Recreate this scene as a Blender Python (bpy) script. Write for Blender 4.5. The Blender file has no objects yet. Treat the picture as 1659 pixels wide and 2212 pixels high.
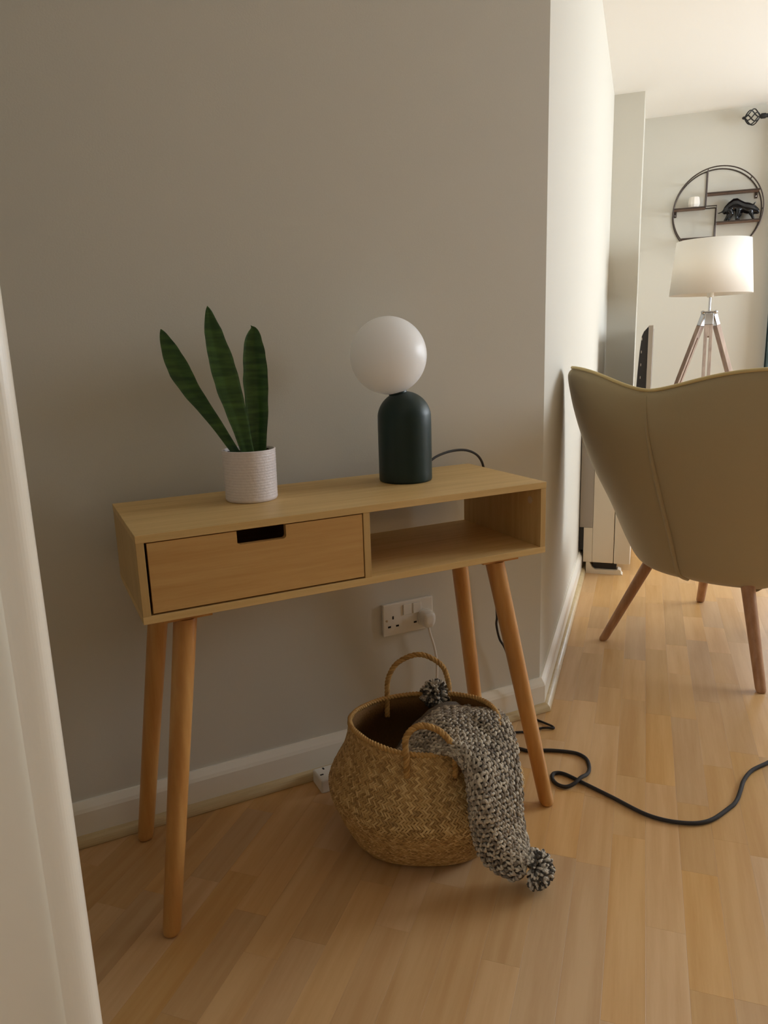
import bpy, bmesh, math, random
from mathutils import Vector, Matrix

random.seed(11)
C = bpy.context.scene
COL = C.collection
PI = math.pi
S = math.sqrt(.5)
V3 = Vector

# ------------------------------------------------------------------ camera
YAW, PITCH, ROLL = -0.44823, 0.22191, -0.03171
FPX, IW, IH = 1603.66, 1659, 2212
fwd = V3((-math.sin(YAW) * math.cos(PITCH), math.cos(YAW) * math.cos(PITCH), -math.sin(PITCH)))
rgt = V3((math.cos(YAW), math.sin(YAW), 0))
upv = rgt.cross(fwd)
r2 = rgt * math.cos(ROLL) + upv * math.sin(ROLL)
u2 = -rgt * math.sin(ROLL) + upv * math.cos(ROLL)
cd = bpy.data.cameras.new('camera')
cam = bpy.data.objects.new('camera', cd)
COL.objects.link(cam)
cam.matrix_world = Matrix(((r2.x, u2.x, -fwd.x, -0.14368), (r2.y, u2.y, -fwd.y, -1.6222),
                           (r2.z, u2.z, -fwd.z, 1.06057), (0, 0, 0, 1)))
cd.sensor_fit = 'VERTICAL'
cd.sensor_height = 32.0
cd.lens = FPX / IH * 32.0
cd.clip_start = 0.02
C.camera = cam

# ------------------------------------------------------------------ main-room frame (turned 45 degrees)
XC = 1.1244                       # the corner where the console wall meets the long wall
O = V3((XC, 0, 0))
UD = V3((S, S, 0))
VD = V3((S, -S, 0))


def uv(u, v, z=0.0):
    return O + UD * u + VD * v + V3((0, 0, z))


ZC = 2.56
UF = 4.0                          # far wall
VR = 3.6                          # right wall
# ------------------------------------------------------------------ world, lights, exposure
w = bpy.data.worlds.new('sky')
C.world = w
w.use_nodes = True
w.node_tree.nodes['Background'].inputs[0].default_value = (0.75, 0.86, 1.0, 1)
w.node_tree.nodes['Background'].inputs[1].default_value = 1.0


def area(name, loc, direction, sx, sy, power, col):
    l = bpy.data.lights.new(name, 'AREA')
    l.shape = 'RECTANGLE'
    l.size, l.size_y = sx, sy
    l.energy = power
    l.color = col
    o = bpy.data.objects.new(name, l)
    COL.objects.link(o)
    o.location = loc
    o.rotation_euler = V3(direction).to_track_quat('-Z', 'Y').to_euler()
    return o


WR = (1.2, 3.7, 1.1, 2.35)        # window in the right wall: u0 u1 z0 z1
WF = (1.15, 3.1, 0.05, 2.2)       # glazed door in the far wall: v0 v1 z0 z1
WN = (-2.0, -1.3, .9, 2.1)         # unseen hall window, added for fill light on the architrave: y0 y1 z0 z1
area('daylight_side', uv((WR[0] + WR[1]) / 2, VR + .25, (WR[2] + WR[3]) / 2), -VD, WR[1] - WR[0], WR[3] - WR[2], 150, (.91, .98, 1.06))
area('daylight_far', uv(UF + .25, (WF[0] + WF[1]) / 2, (WF[2] + WF[3]) / 2), -UD, WF[1] - WF[0], WF[3] - WF[2], 26, (.92, .985, 1.05))

area('added_hall_fill', (-1.4 - .2, (WN[0] + WN[1]) / 2, (WN[2] + WN[3]) / 2), (1, 0, 0), WN[1] - WN[0], WN[3] - WN[2], 13, (.97, .98, 1.0))  # unseen fill light added to brighten the near architrave

C.view_settings.view_transform = 'Standard'
C.view_settings.look = 'None'
C.view_settings.gamma = 1
C.view_settings.exposure = 0.3
C.view_settings.use_curve_mapping = False
C.cycles.use_denoising = True
C.cycles.max_bounces = 10
C.cycles.diffuse_bounces = 7
C.cycles.sample_clamp_indirect = 6


# ------------------------------------------------------------------ materials
def s2l(r, g, b):
    f = lambda c: (c / 255 / 12.92) if c / 255 <= .04045 else ((c / 255 + .055) / 1.055) ** 2.4
    return (f(r), f(g), f(b), 1)


def mat(name, rgb, rough=.6, metal=0.0, spec=.5, bump=None, var=None, sheen=0, coat=0):
    m = bpy.data.materials.new(name)
    m.use_nodes = True
    nt = m.node_tree
    b = nt.nodes['Principled BSDF']
    col = s2l(*rgb)
    b.inputs['Base Color'].default_value = col
    b.inputs['Roughness'].default_value = rough
    b.inputs['Metallic'].default_value = metal
    b.inputs['Specular IOR Level'].default_value = spec
    if sheen:
        b.inputs['Sheen Weight'].default_value = sheen
    if coat:
        b.inputs['Coat Weight'].default_value = coat
        b.inputs['Coat Roughness'].default_value = .15
    if bump:                       # (scale, strength, distance)
        tc = nt.nodes.new('ShaderNodeTexCoord')
        n = nt.nodes.new('ShaderNodeTexNoise')
        n.inputs['Scale'].default_value = bump[0]
        n.inputs['Detail'].default_value = 5
        nt.links.new(tc.outputs['Object'], n.inputs['Vector'])
        bp = nt.nodes.new('ShaderNodeBump')
        bp.inputs['Strength'].default_value = bump[1]
        bp.inputs['Distance'].default_value = bump[2]
        nt.links.new(n.outputs[0], bp.inputs['Height'])
        nt.links.new(bp.outputs[0], b.inputs['Normal'])
        if var:
            hsv = nt.nodes.new('ShaderNodeHueSaturation')
            hsv.inputs['Color'].default_value = col
            mr = nt.nodes.new('ShaderNodeMapRange')
            mr.inputs['To Min'].default_value = 1 - var
            mr.inputs['To Max'].default_value = 1 + var
            nt.links.new(n.outputs[0], mr.inputs['Value'])
            nt.links.new(mr.outputs[0], hsv.inputs['Value'])
            nt.links.new(hsv.outputs[0], b.inputs['Base Color'])
    return m


def island_mat(name, stops, rough=.8, spec=.2, bump=None):
    """colour picked per loose piece from a ramp"""
    m = mat(name, (128, 128, 128), rough, 0, spec, bump)
    nt = m.node_tree
    g = nt.nodes.new('ShaderNodeNewGeometry')
    cr = nt.nodes.new('ShaderNodeValToRGB')
    e = cr.color_ramp.elements
    e[0].position, e[0].color = stops[0][0], s2l(*stops[0][1])
    e[1].position, e[1].color = stops[-1][0], s2l(*stops[-1][1])
    for p, c in stops[1:-1]:
        k = e.new(p)
        k.color = s2l(*c)
    nt.links.new(g.outputs['Random Per Island'], cr.inputs[0])
    nt.links.new(cr.outputs[0], nt.nodes['Principled BSDF'].inputs['Base Color'])
    return m


def wood(name, c1, c2, stretch, rough=.45, spec=.4, rnd=None, bump=.05, tint=.12, fig=.5):
    """long-grained wood; stretch = noise scale along x, y, z; rnd: 'object' or 'island' tint per piece"""
    m = bpy.data.materials.new(name)
    m.use_nodes = True
    nt = m.node_tree
    N, L = nt.nodes, nt.links
    b = N['Principled BSDF']
    b.inputs['Roughness'].default_value = rough
    b.inputs['Specular IOR Level'].default_value = spec
    tc = N.new('ShaderNodeTexCoord')
    vec = tc.outputs['Object']
    rout = None
    if rnd:
        if rnd == 'object':
            rout = N.new('ShaderNodeObjectInfo').outputs['Random']
        else:
            rout = N.new('ShaderNodeNewGeometry').outputs['Random Per Island']
        mul = N.new('ShaderNodeMath'); mul.operation = 'MULTIPLY'; mul.inputs[1].default_value = 37.0
        L.new(rout, mul.inputs[0])
        add = N.new('ShaderNodeVectorMath'); add.operation = 'ADD'
        L.new(vec, add.inputs[0]); L.new(mul.outputs[0], add.inputs[1])
        vec = add.outputs[0]
    mp = N.new('ShaderNodeMapping')
    mp.inputs['Scale'].default_value = stretch
    L.new(vec, mp.inputs['Vector'])
    n1 = N.new('ShaderNodeTexNoise'); n1.inputs['Scale'].default_value = 1; n1.inputs['Detail'].default_value = 8
    n1.inputs['Roughness'].default_value = .65
    L.new(mp.outputs[0], n1.inputs['Vector'])
    mp2 = N.new('ShaderNodeMapping'); mp2.inputs['Scale'].default_value = tuple(k * .16 for k in stretch)
    L.new(vec, mp2.inputs['Vector'])
    n2 = N.new('ShaderNodeTexNoise'); n2.inputs['Scale'].default_value = 1; n2.inputs['Detail'].default_value = 2
    L.new(mp2.outputs[0], n2.inputs['Vector'])
    # growth-ring bands: sine of the slow noise
    sn = N.new('ShaderNodeMath'); sn.operation = 'MULTIPLY'; sn.inputs[1].default_value = 46
    L.new(n2.outputs[0], sn.inputs[0])
    s_ = N.new('ShaderNodeMath'); s_.operation = 'SINE'; L.new(sn.outputs[0], s_.inputs[0])
    sc = N.new('ShaderNodeMath'); sc.operation = 'MULTIPLY_ADD'; sc.inputs[1].default_value = .12 * fig; sc.inputs[2].default_value = 0
    L.new(s_.outputs[0], sc.inputs[0])
    ad = N.new('ShaderNodeMath'); ad.operation = 'ADD'
    L.new(n1.outputs[0], ad.inputs[0]); L.new(sc.outputs[0], ad.inputs[1])
    cr = N.new('ShaderNodeValToRGB')
    cr.color_ramp.elements[0].position, cr.color_ramp.elements[0].color = .32, s2l(*c2)
    cr.color_ramp.elements[1].position, cr.color_ramp.elements[1].color = .64, s2l(*c1)
    L.new(ad.outputs[0], cr.inputs[0])
    out = cr.outputs[0]
    if rnd:
        hsv = N.new('ShaderNodeHueSaturation')
        mr = N.new('ShaderNodeMapRange'); mr.inputs['To Min'].default_value = 1 - tint; mr.inputs['To Max'].default_value = 1 + tint
        L.new(rout, mr.inputs['Value']); L.new(mr.outputs[0], hsv.inputs['Value'])
        f2 = N.new('ShaderNodeMath'); f2.operation = 'MULTIPLY'; f2.inputs[1].default_value = 7.31
        L.new(rout, f2.inputs[0])
        fr = N.new('ShaderNodeMath'); fr.operation = 'FRACT'; L.new(f2.outputs[0], fr.inputs[0])
        mr2 = N.new('ShaderNodeMapRange'); mr2.inputs['To Min'].default_value = 1 - tint; mr2.inputs['To Max'].default_value = 1 + tint * .8
        L.new(fr.outputs[0], mr2.inputs['Value']); L.new(mr2.outputs[0], hsv.inputs['Saturation'])
        L.new(out, hsv.inputs['Color'])
        out = hsv.outputs[0]
    L.new(out, b.inputs['Base Color'])
    if bump:
        bp = N.new('ShaderNodeBump'); bp.inputs['Strength'].default_value = bump; bp.inputs['Distance'].default_value = .002
        L.new(n1.outputs[0], bp.inputs['Height']); L.new(bp.outputs[0], b.inputs['Normal'])
    return m


M = {}
M['wall'] = mat('wall_paint', (206, 202.5, 191), .75, spec=.3, bump=(260, .08, .002))
M['ceiling'] = mat('ceiling_paint', (238, 236, 230), .9, spec=.2, bump=(200, .05, .002))
M['gloss'] = mat('gloss_white_paint', (234, 229, 216), .3, spec=.5, bump=(30, .05, .002))
M['bead'] = wood('bead_beech', (206, 186, 146), (190, 168, 126), (3, 60, 60), .28, .5, bump=.02, fig=.2)
M['floor_a'] = wood('beech_laminate', (211, 172, 121), (197, 154, 101), (2.2, 34, 34), .33, .5, 'object', .03, .10, .55)
M['floor_b'] = wood('beech_laminate_far', (211, 172, 121), (197, 154, 101), (2.2, 34, 34), .33, .5, 'island', .03, .10, .55)
M['sub'] = mat('floor_core', (168, 128, 82), .8)
M['oak'] = wood('oak_veneer', (220, 188, 130), (204, 170, 110), (3.5, 70, 70), .48, .4, bump=.04, fig=.3)
M['oakv'] = wood('oak_veneer_upright', (204, 172, 116), (188, 154, 98), (70, 70, 3.5), .48, .4, bump=.04, fig=.3)
M['drawer'] = wood('drawer_veneer', (208, 168, 108), (194, 150, 90), (3, 55, 55), .45, .4, bump=.03, fig=.4)
M['edge'] = mat('edge_band', (168, 132, 84), .5, bump=(90, .1, .001), var=.1)
M['pine'] = wood('lacquered_pine', (206, 156, 92), (188, 132, 70), (36, 36, 2.2), .36, .5, bump=.02, fig=.7)
M['capm'] = mat('screw_cap_beige', (196, 176, 140), .5)
M['green'] = mat('dark_green_metal', (26, 48, 46), .42, spec=.4, bump=(400, .05, .001))
M['black'] = mat('black_plastic', (22, 22, 24), .5)
M['cord'] = mat('braided_cord', (44, 40, 38), .8, bump=(900, .4, .001), var=.4)
M['white'] = mat('white_plastic', (226, 222, 212), .35)
M['whitecord'] = mat('white_cord', (228, 224, 216), .45)
M['hole'] = mat('dark_slot', (14, 12, 11), .8)
M['pot'] = mat('glazed_lilac_pot', (234, 227, 229), .35, bump=(160, .3, .002), var=.08)
M['potin'] = mat('pot_rim_glaze', (232, 224, 220), .3)
M['soil'] = mat('soil', (52, 36, 24), .95, bump=(160, .9, .006), var=.4)
M['basket'] = mat('seagrass_core', (128, 92, 46), .85, bump=(200, .5, .003), var=.25)
M['weave'] = island_mat('seagrass_strand', [(0, (156, 122, 74)), (.3, (184, 150, 96)), (.7, (200, 166, 110)), (1, (220, 190, 136))], .6, .35, (400, .3, .001))
M['rope'] = island_mat('seagrass_rope', [(0, (156, 116, 62)), (1, (204, 164, 102))], .7, .3, (300, .5, .001))
M['knit'] = mat('grey_knit_base', (112, 104, 94), .95, bump=(300, .6, .002), var=.3)
M['yarn'] = island_mat('marled_yarn', [(0, (126, 116, 104)), (.35, (160, 150, 136)), (.65, (186, 176, 160)), (1, (216, 207, 190))], .95, .1, (700, .6, .001))
M['pom'] = island_mat('pompom_yarn', [(0, (84, 79, 73)), (.42, (100, 95, 88)), (.52, (196, 188, 174)), (1, (216, 209, 196))], .95, .1, (700, .5, .001))
M['linen'] = mat('chair_linen', (168, 154, 122), .85, spec=.2, bump=(700, .25, .001), var=.06, sheen=.25)
M['piping'] = mat('chair_piping', (204, 184, 132), .85, spec=.2, bump=(700, .25, .001), sheen=.2)
M['chairleg'] = wood('chair_leg_beech', (184, 142, 106), (160, 116, 82), (40, 40, 3), .45, .4, bump=.02, fig=.4)
M['heater'] = mat('heater_enamel', (224, 214, 196), .4)
M['heatergrey'] = mat('heater_back_grey', (166, 158, 148), .5)
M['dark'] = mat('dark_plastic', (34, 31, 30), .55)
M['tvsilver'] = mat('tv_silver_frame', (176, 166, 154), .35, .3)
M['greywood'] = wood('grey_washed_wood', (186, 168, 154), (160, 141, 129), (45, 45, 3), .55, .3, bump=.05, fig=.5)
M['chrome'] = mat('chrome', (190, 190, 192), .22, 1.0)
M['bronze'] = mat('dark_bronze_metal', (74, 64, 58), .45, .6)
M['shelfwood'] = wood('brown_shelf_board', (128, 102, 86), (104, 80, 66), (30, 30, 30), .6, .3, bump=.04)
M['blackgloss'] = mat('black_glazed_resin', (9, 10, 14), .18, spec=.5)
M['candle'] = mat('white_ceramic', (236, 230, 220), .4)
M['curtain'] = mat('teal_curtain', (84, 106, 112), .9, bump=(300, .3, .002))
M['benchwood'] = wood('white_oak_bench', (190, 160, 112), (170, 138, 94), (3, 50, 50), .5, .4)


def shade_mat(name, rgb, trans):
    m = bpy.data.materials.new(name)
    m.use_nodes = True
    nt = m.node_tree
    b = nt.nodes['Principled BSDF']
    b.inputs['Base Color'].default_value = s2l(*rgb)
    b.inputs['Roughness'].default_value = .5 if trans < .45 else .35
    b.inputs['Specular IOR Level'].default_value = .3
    t = nt.nodes.new('ShaderNodeBsdfTranslucent')
    t.inputs[0].default_value = s2l(*rgb)
    mx = nt.nodes.new('ShaderNodeMixShader')
    mx.inputs[0].default_value = trans
    nt.links.new(b.outputs[0], mx.inputs[1])
    nt.links.new(t.outputs[0], mx.inputs[2])
    nt.links.new(mx.outputs[0], nt.nodes['Material Output'].inputs[0])
    return m


M['opal'] = mat('opal_glass', (255, 254, 251), .35, spec=.3)
_p = M['opal'].node_tree.nodes['Principled BSDF']
_p.inputs['Subsurface Weight'].default_value = 1.0
_p.inputs['Subsurface Radius'].default_value = (1, 1, 1)
_p.inputs['Subsurface Scale'].default_value = .25
M['shade'] = shade_mat('cream_shade_fabric', (248, 244, 236), .35)


def glass_mat():
    m = bpy.data.materials.new('window_glass')
    m.use_nodes = True
    nt = m.node_tree
    t = nt.nodes.new('ShaderNodeBsdfTransparent')
    g = nt.nodes.new('ShaderNodeBsdfGlossy')
    g.inputs['Roughness'].default_value = .02
    mx = nt.nodes.new('ShaderNodeMixShader')
    mx.inputs[0].default_value = .06
    nt.links.new(t.outputs[0], mx.inputs[1]); nt.links.new(g.outputs[0], mx.inputs[2])
    nt.links.new(mx.outputs[0], nt.nodes['Material Output'].inputs[0])
    return m


M['glass'] = glass_mat()


def leaf_mat():
    m = mat('snake_plant_leaf', (40, 72, 34), .42, spec=.4)
    nt = m.node_tree
    N, L = nt.nodes, nt.links
    tc = N.new('ShaderNodeTexCoord')
    mp = N.new('ShaderNodeMapping'); mp.inputs['Scale'].default_value = (14, 14, 95)
    L.new(tc.outputs['Object'], mp.inputs['Vector'])
    n = N.new('ShaderNodeTexNoise'); n.inputs['Scale'].default_value = 1; n.inputs['Detail'].default_value = 4
    L.new(mp.outputs[0], n.inputs['Vector'])
    cr = N.new('ShaderNodeValToRGB')
    e = cr.color_ramp.elements
    e[0].position, e[0].color = .38, s2l(44, 76, 38)
    e[1].position, e[1].color = .66, s2l(74, 108, 52)
    L.new(n.outputs[0], cr.inputs[0])
    L.new(cr.outputs[0], N['Principled BSDF'].inputs['Base Color'])
    return m


M['leaf'] = leaf_mat()


# ------------------------------------------------------------------ mesh helpers
def root_loc(o):
    while o.parent:
        o = o.parent
    return V3(o.location)


def link(name, verts, faces, m, parent=None, smooth=False, origin=None, kind=None, auto=None):
    me = bpy.data.meshes.new(name)
    off = root_loc(parent) if parent else (V3(origin) if origin is not None else V3((0, 0, 0)))
    me.from_pydata([tuple(V3(v) - off) for v in verts], [], faces)
    me.update()
    bm = bmesh.new(); bm.from_mesh(me)
    bmesh.ops.recalc_face_normals(bm, faces=bm.faces)
    bm.to_mesh(me); bm.free()
    if m is not None:
        me.materials.append(m)
    if smooth:
        me.polygons.foreach_set('use_smooth', [True] * len(me.polygons))
        if auto:
            me.set_sharp_from_angle(angle=math.radians(auto))
    o = bpy.data.objects.new(name, me)
    COL.objects.link(o)
    if parent:
        o.parent = parent
    else:
        o.location = off
    if kind:
        o['kind'] = kind
    return o


def tag(o, label=None, cat=None, group=None, kind=None):
    if label: o['label'] = label
    if cat: o['category'] = cat
    if group: o['group'] = group
    if kind: o['kind'] = kind
    return o


def thing(name, loc, label, cat, group=None):
    o = bpy.data.objects.new(name, None)
    COL.objects.link(o)
    o.location = loc
    o.empty_display_size = .05
    return tag(o, label, cat, group)


class G:
    """a bag of geometry"""
    def __init__(s):
        s.v, s.f = [], []

    def add(s, vs, fs):
        n = len(s.v)
        s.v += [V3(p) for p in vs]
        s.f += [tuple(i + n for i in f) for f in fs]
        return s

    def out(s, name, m, parent=None, **k):
        return link(name, s.v, s.f, m, parent, **k)

    def box(s, x0, x1, y0, y1, z0, z1, fr=None, bev=0.0):
        """axis box; fr maps (x,y,z) to world (default identity)"""
        bm = bmesh.new()
        c = [bm.verts.new((x, y, z)) for x in (x0, x1) for y in (y0, y1) for z in (z0, z1)]
        for q in ((0, 1, 3, 2), (4, 6, 7, 5), (0, 4, 5, 1), (2, 3, 7, 6), (0, 2, 6, 4), (1, 5, 7, 3)):
            bm.faces.new([c[i] for i in q])
        if bev:
            bmesh.ops.bevel(bm, geom=list(bm.edges), offset=bev, segments=2, affect='EDGES', profile=.5)
        bm.verts.index_update()
        vs = [v.co.copy() for v in bm.verts]
        if fr:
            vs = [fr(*v) for v in vs]
        s.add(vs, [[v.index for v in f.verts] for f in bm.faces])
        bm.free()
        return s

    def prism(s, poly, z0, z1):
        n = len(poly)
        vs = [(p[0], p[1], z0) for p in poly] + [(p[0], p[1], z1) for p in poly]
        fs = [tuple(range(n))[::-1], tuple(range(n, 2 * n))] + [(i, (i + 1) % n, n + (i + 1) % n, n + i) for i in range(n)]
        return s.add(vs, fs)

    def sweep(s, prof, a, b, n1, n2, ma=None, mb=None):
        """extrude a profile (d,z) from point a to b; n1/n2: outward horizontal offsets at the two ends"""
        n = len(prof)
        vs = [V3(a) + V3(n1) * d + V3((0, 0, z)) for d, z in prof] + [V3(b) + V3(n2) * d + V3((0, 0, z)) for d, z in prof]
        fs = [tuple(range(n)), tuple(range(n, 2 * n))[::-1]] + [(i, (i + 1) % n, n + (i + 1) % n, n + i) for i in range(n)]
        return s.add(vs, fs)

    def lathe(s, prof, c, seg=32, axis=(0, 0, 1), cap=True):
        ax = V3(axis).normalized()
        e1 = ax.orthogonal().normalized(); e2 = ax.cross(e1)
        vs, fs = [], []
        for r, h in prof:
            for k in range(seg):
                t = 2 * PI * k / seg
                vs.append(V3(c) + ax * h + (e1 * math.cos(t) + e2 * math.sin(t)) * r)
        for i in range(len(prof) - 1):
            for k in range(seg):
                fs.append((i * seg + k, i * seg + (k + 1) % seg, (i + 1) * seg + (k + 1) % seg, (i + 1) * seg + k))
        if cap:
            fs.append(tuple(range(seg))[::-1]); fs.append(tuple((len(prof) - 1) * seg + k for k in range(seg)))
        return s.add(vs, fs)

    def tube(s, pts, rad, seg=8, closed=False):
        P = [V3(p) for p in pts]
        n = len(P)
        R = rad if isinstance(rad, (list, tuple)) else [rad] * n
        T = []
        for i in range(n):
            a = P[(i - 1) % n] if closed or i else P[i]
            b = P[(i + 1) % n] if closed or i < n - 1 else P[i]
            T.append((b - a).normalized())
        nrm = T[0].orthogonal().normalized()
        vs, fs = [], []
        for i in range(n):
            nrm = (nrm - T[i] * nrm.dot(T[i])).normalized()
            bn = T[i].cross(nrm)
            for k in range(seg):
                t = 2 * PI * k / seg
                vs.append(P[i] + (nrm * math.cos(t) + bn * math.sin(t)) * R[i])
        m = n if closed else n - 1
        for i in range(m):
            j = (i + 1) % n
            for k in range(seg):
                fs.append((i * seg + k, i * seg + (k + 1) % seg, j * seg + (k + 1) % seg, j * seg + k))
        if not closed:
            fs.append(tuple(range(seg))[::-1]); fs.append(tuple((n - 1) * seg + k for k in range(seg)))
        return s.add(vs, fs)


def crom(pts, per=8, closed=False):
    P = [V3(p) for p in pts]
    n = len(P)
    out = []
    rng = range(n) if closed else range(n - 1)
    for i in rng:
        p0 = P[(i - 1) % n] if closed else P[max(i - 1, 0)]
        p1, p2 = P[i], P[(i + 1) % n]
        p3 = P[(i + 2) % n] if closed else P[min(i + 2, n - 1)]
        for k in range(per):
            t = k / per
            out.append(.5 * ((2 * p1) + (p2 - p0) * t + (2 * p0 - 5 * p1 + 4 * p2 - p3) * t * t + (3 * p1 - p0 - 3 * p2 + p3) * t ** 3))
    if not closed:
        out.append(P[-1])
    return out


def lerp(a, b, t):
    return a + (b - a) * t


def pw(x, tab):
    """piecewise smooth interpolation of (x, y) table"""
    if x <= tab[0][0]: return tab[0][1]
    for (a, ya), (b, yb) in zip(tab, tab[1:]):
        if x <= b:
            return lerp(ya, yb, (x - a) / (b - a))
    return tab[-1][1]


def P2(v):
    return (v.x, v.y)


# ================================================================== ROOM
def struct(o):
    o['kind'] = 'structure'
    return o


# floor core
big = [(-1.6, -5.3), P2(uv(-5.4, 1.2)), P2(uv(-5.4, VR + .2)), P2(uv(UF + .2, VR + .2)), P2(uv(UF + .2, -.2)), (XC - .1, .2), (-1.6, .2)]
floor = struct(G().prism(big, -.06, -.0082).out('floor', M['sub']))

# beech laminate strips running along the long wall, staggered
PWD = .0685
frest = G()
LEN = [.24, .30, .36, .42, .48]
plank_mesh = {}


def plank_geo(L):
    g = G()
    h, wd, c = L / 2 - .0001, PWD / 2 - .0001, .00022
    vs = [(x, y, z) for z, k in ((-.008, 0), (-c * .6, 0), (0, c)) for x, y in
          ((-h + k, -wd + k), (h - k, -wd + k), (h - k, wd - k), (-h + k, wd - k))]
    fs = [(8, 9, 10, 11)]
    for a in (0, 4):
        fs += [(a + i, a + (i + 1) % 4, a + 4 + (i + 1) % 4, a + 4 + i) for i in range(4)]
    return g.add(vs, fs)


cands = []
for k in range(-32, 53):
    v = .0235 + PWD * (k + .5)
    if v > VR + .05: continue
    u = -5.2 - random.random() * .45
    while u < UF + .1:
        L = random.choice(LEN)
        cu = u + L / 2
        p = uv(cu, v)
        u += L
        inside = (p.y < .4 or v > -.3) and p.x > -1.75
        if not inside: continue
        du, dv = cu + 2.04, v - .25
        ang = math.degrees(math.atan2(dv, du))
        dist = math.hypot(du, dv)
        vis = -50 < ang < 12 and .55 < dist < 3.75 and (p.y < .02 or v > -.03)
        cands.append((0 if vis else 1, dist, cu, v, L))
cands.sort()
RZ = math.radians(45)
for i, (nv, d, cu, v, L) in enumerate(cands):
    if i < 300 and not nv:
        if L not in plank_mesh:
            g = plank_geo(L)
            o = link('plank', g.v, g.f, M['floor_a'])
            COL.objects.unlink(o)
            plank_mesh[L] = o.data
        o = bpy.data.objects.new('plank', plank_mesh[L])
        COL.objects.link(o)
        o.parent = floor
        o.location = uv(cu, v, random.uniform(-.0001, 0))
        o.rotation_euler = (0, 0, RZ)
    else:
        g = plank_geo(L)
        frest.add([V3((p.x + cu, p.y - v, p.z)) for p in g.v], g.f)   # local frame: x along u, -y along v
fr_ = frest.out('floor_planks', M['floor_b'])
fr_.parent = floor
fr_.location = O
fr_.rotation_euler = (0, 0, RZ)
fr_['kind'] = 'stuff'

# ceiling
struct(G().prism(big, ZC, ZC + .1).out('ceiling', M['ceiling']))
# walls
SPL = (XC - .0621, .15)
struct(G().prism([(-1.4, 0), (XC, 0), SPL, (-1.4, .15)], 0, ZC).out('wall_back', M['wall']))
struct(G().prism([(XC, 0), P2(uv(UF, 0)), P2(uv(UF, -.15)), SPL], 0, ZC).out('wall_diagonal', M['wall']))
struct(G().prism([P2(uv(3.35, -.02)), P2(uv(3.35, .185)), P2(uv(UF + .02, .185)), P2(uv(UF + .02, -.02))], 0, ZC).out('wall_pier', M['wall']))


def uvbox(g, u0, u1, v0, v1, z0, z1, bev=0):
    return g.box(u0, u1, v0, v1, z0, z1, fr=lambda x, y, z: uv(x, y, z), bev=bev)


g = G()
uvbox(g, UF, UF + .2, -.15, WF[0], 0, ZC)
uvbox(g, UF, UF + .2, WF[1], VR + .2, 0, ZC)
uvbox(g, UF, UF + .2, WF[0], WF[1], WF[3], ZC)
uvbox(g, UF, UF + .2, WF[0], WF[1], 0, WF[2])
struct(g.out('wall_far', M['wall']))
g = G()
uvbox(g, -5.4, WR[0], VR, VR + .2, 0, ZC)
uvbox(g, WR[1], UF, VR, VR + .2, 0, ZC)
uvbox(g, WR[0], WR[1], VR, VR + .2, 0, WR[2])
uvbox(g, WR[0], WR[1], VR, VR + .2, WR[3], ZC)
struct(g.out('wall_right', M['wall']))
g = G(); uvbox(g, -5.4, -5.2, 1.4, VR + .2, 0, ZC)
struct(g.out('wall_near', M['wall']))
g = G()
g.box(-1.55, -1.4, WN[1], 0, 0, ZC)
g.box(-1.55, -1.4, -5.0, WN[0], 0, ZC)
g.box(-1.55, -1.4, WN[0], WN[1], 0, WN[2])
g.box(-1.55, -1.4, WN[0], WN[1], WN[3], ZC)
struct(g.out('wall_left', M['wall']))


def window(name, fr, a0, a1, z0, z1, bars):
    g = G()
    t, d0, d1 = .06, .06, .13
    for q in ((a0, a0 + t, z0, z1), (a1 - t, a1, z0, z1), (a0 + t, a1 - t, z0, z0 + t), (a0 + t, a1 - t, z1 - t, z1)):
        g.box(q[0], q[1], d0, d1, q[2], q[3], fr=fr)
    for b in bars:
        g.box(b - .04, b + .04, d0, d1, z0 + t, z1 - t, fr=fr)
    o = struct(g.out(name, M['gloss']))
    xs = [a0] + bars + [a1]
    for x0, x1 in zip(xs, xs[1:]):
        G().box(x0 + .03, x1 - .03, .09, .096, z0 + .03, z1 - .03, fr=fr).out('pane', M['glass'], o)


window('window_1', lambda x, y, z: uv(x, VR + y, z), WR[0], WR[1], WR[2], WR[3], [2.03, 2.87])
window('window_2', lambda x, y, z: uv(UF + y, x, z), WF[0], WF[1], WF[2], WF[3], [2.125])

window('added_window', lambda x, y, z: V3((-1.4 - y, x, z)), WN[0], WN[1], WN[2], WN[3], [])  # unseen window, added to carry the hall fill light

# baseboards with chamfered top, quarter-round bead at the foot
HB, TB, BD = .0964, .0174, .018
BP = [(0, 0), (TB, 0), (TB, HB - .022), (TB - .003, HB - .014), (.006, HB), (0, HB)]
QP = [(TB, 0)] + [(TB + BD * math.cos(t), .0015 + BD * 1.15 * math.sin(t)) for t in [PI / 2 * k / 6 for k in range(7)]]
# mitre at the 135-degree corner
mit = V3((math.tan(math.radians(22.5)), -1, 0))
for nm, a, b, n1, n2 in (('baseboard_back', (-1.4, 0, 0), (XC, 0, 0), (0, -1, 0), mit),
                         ('baseboard_diagonal', O, uv(3.35, 0), mit, VD)):
    o = struct(G().sweep(BP, a, b, n1, n2).out(nm, M['gloss']))
    G().sweep(QP, a, b, n1, n2).out('bead', M['bead'], o)
o = struct(G().sweep(BP, uv(UF, .185), uv(UF, WF[0]), -UD, -UD).out('baseboard_far', M['gloss']))

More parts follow.
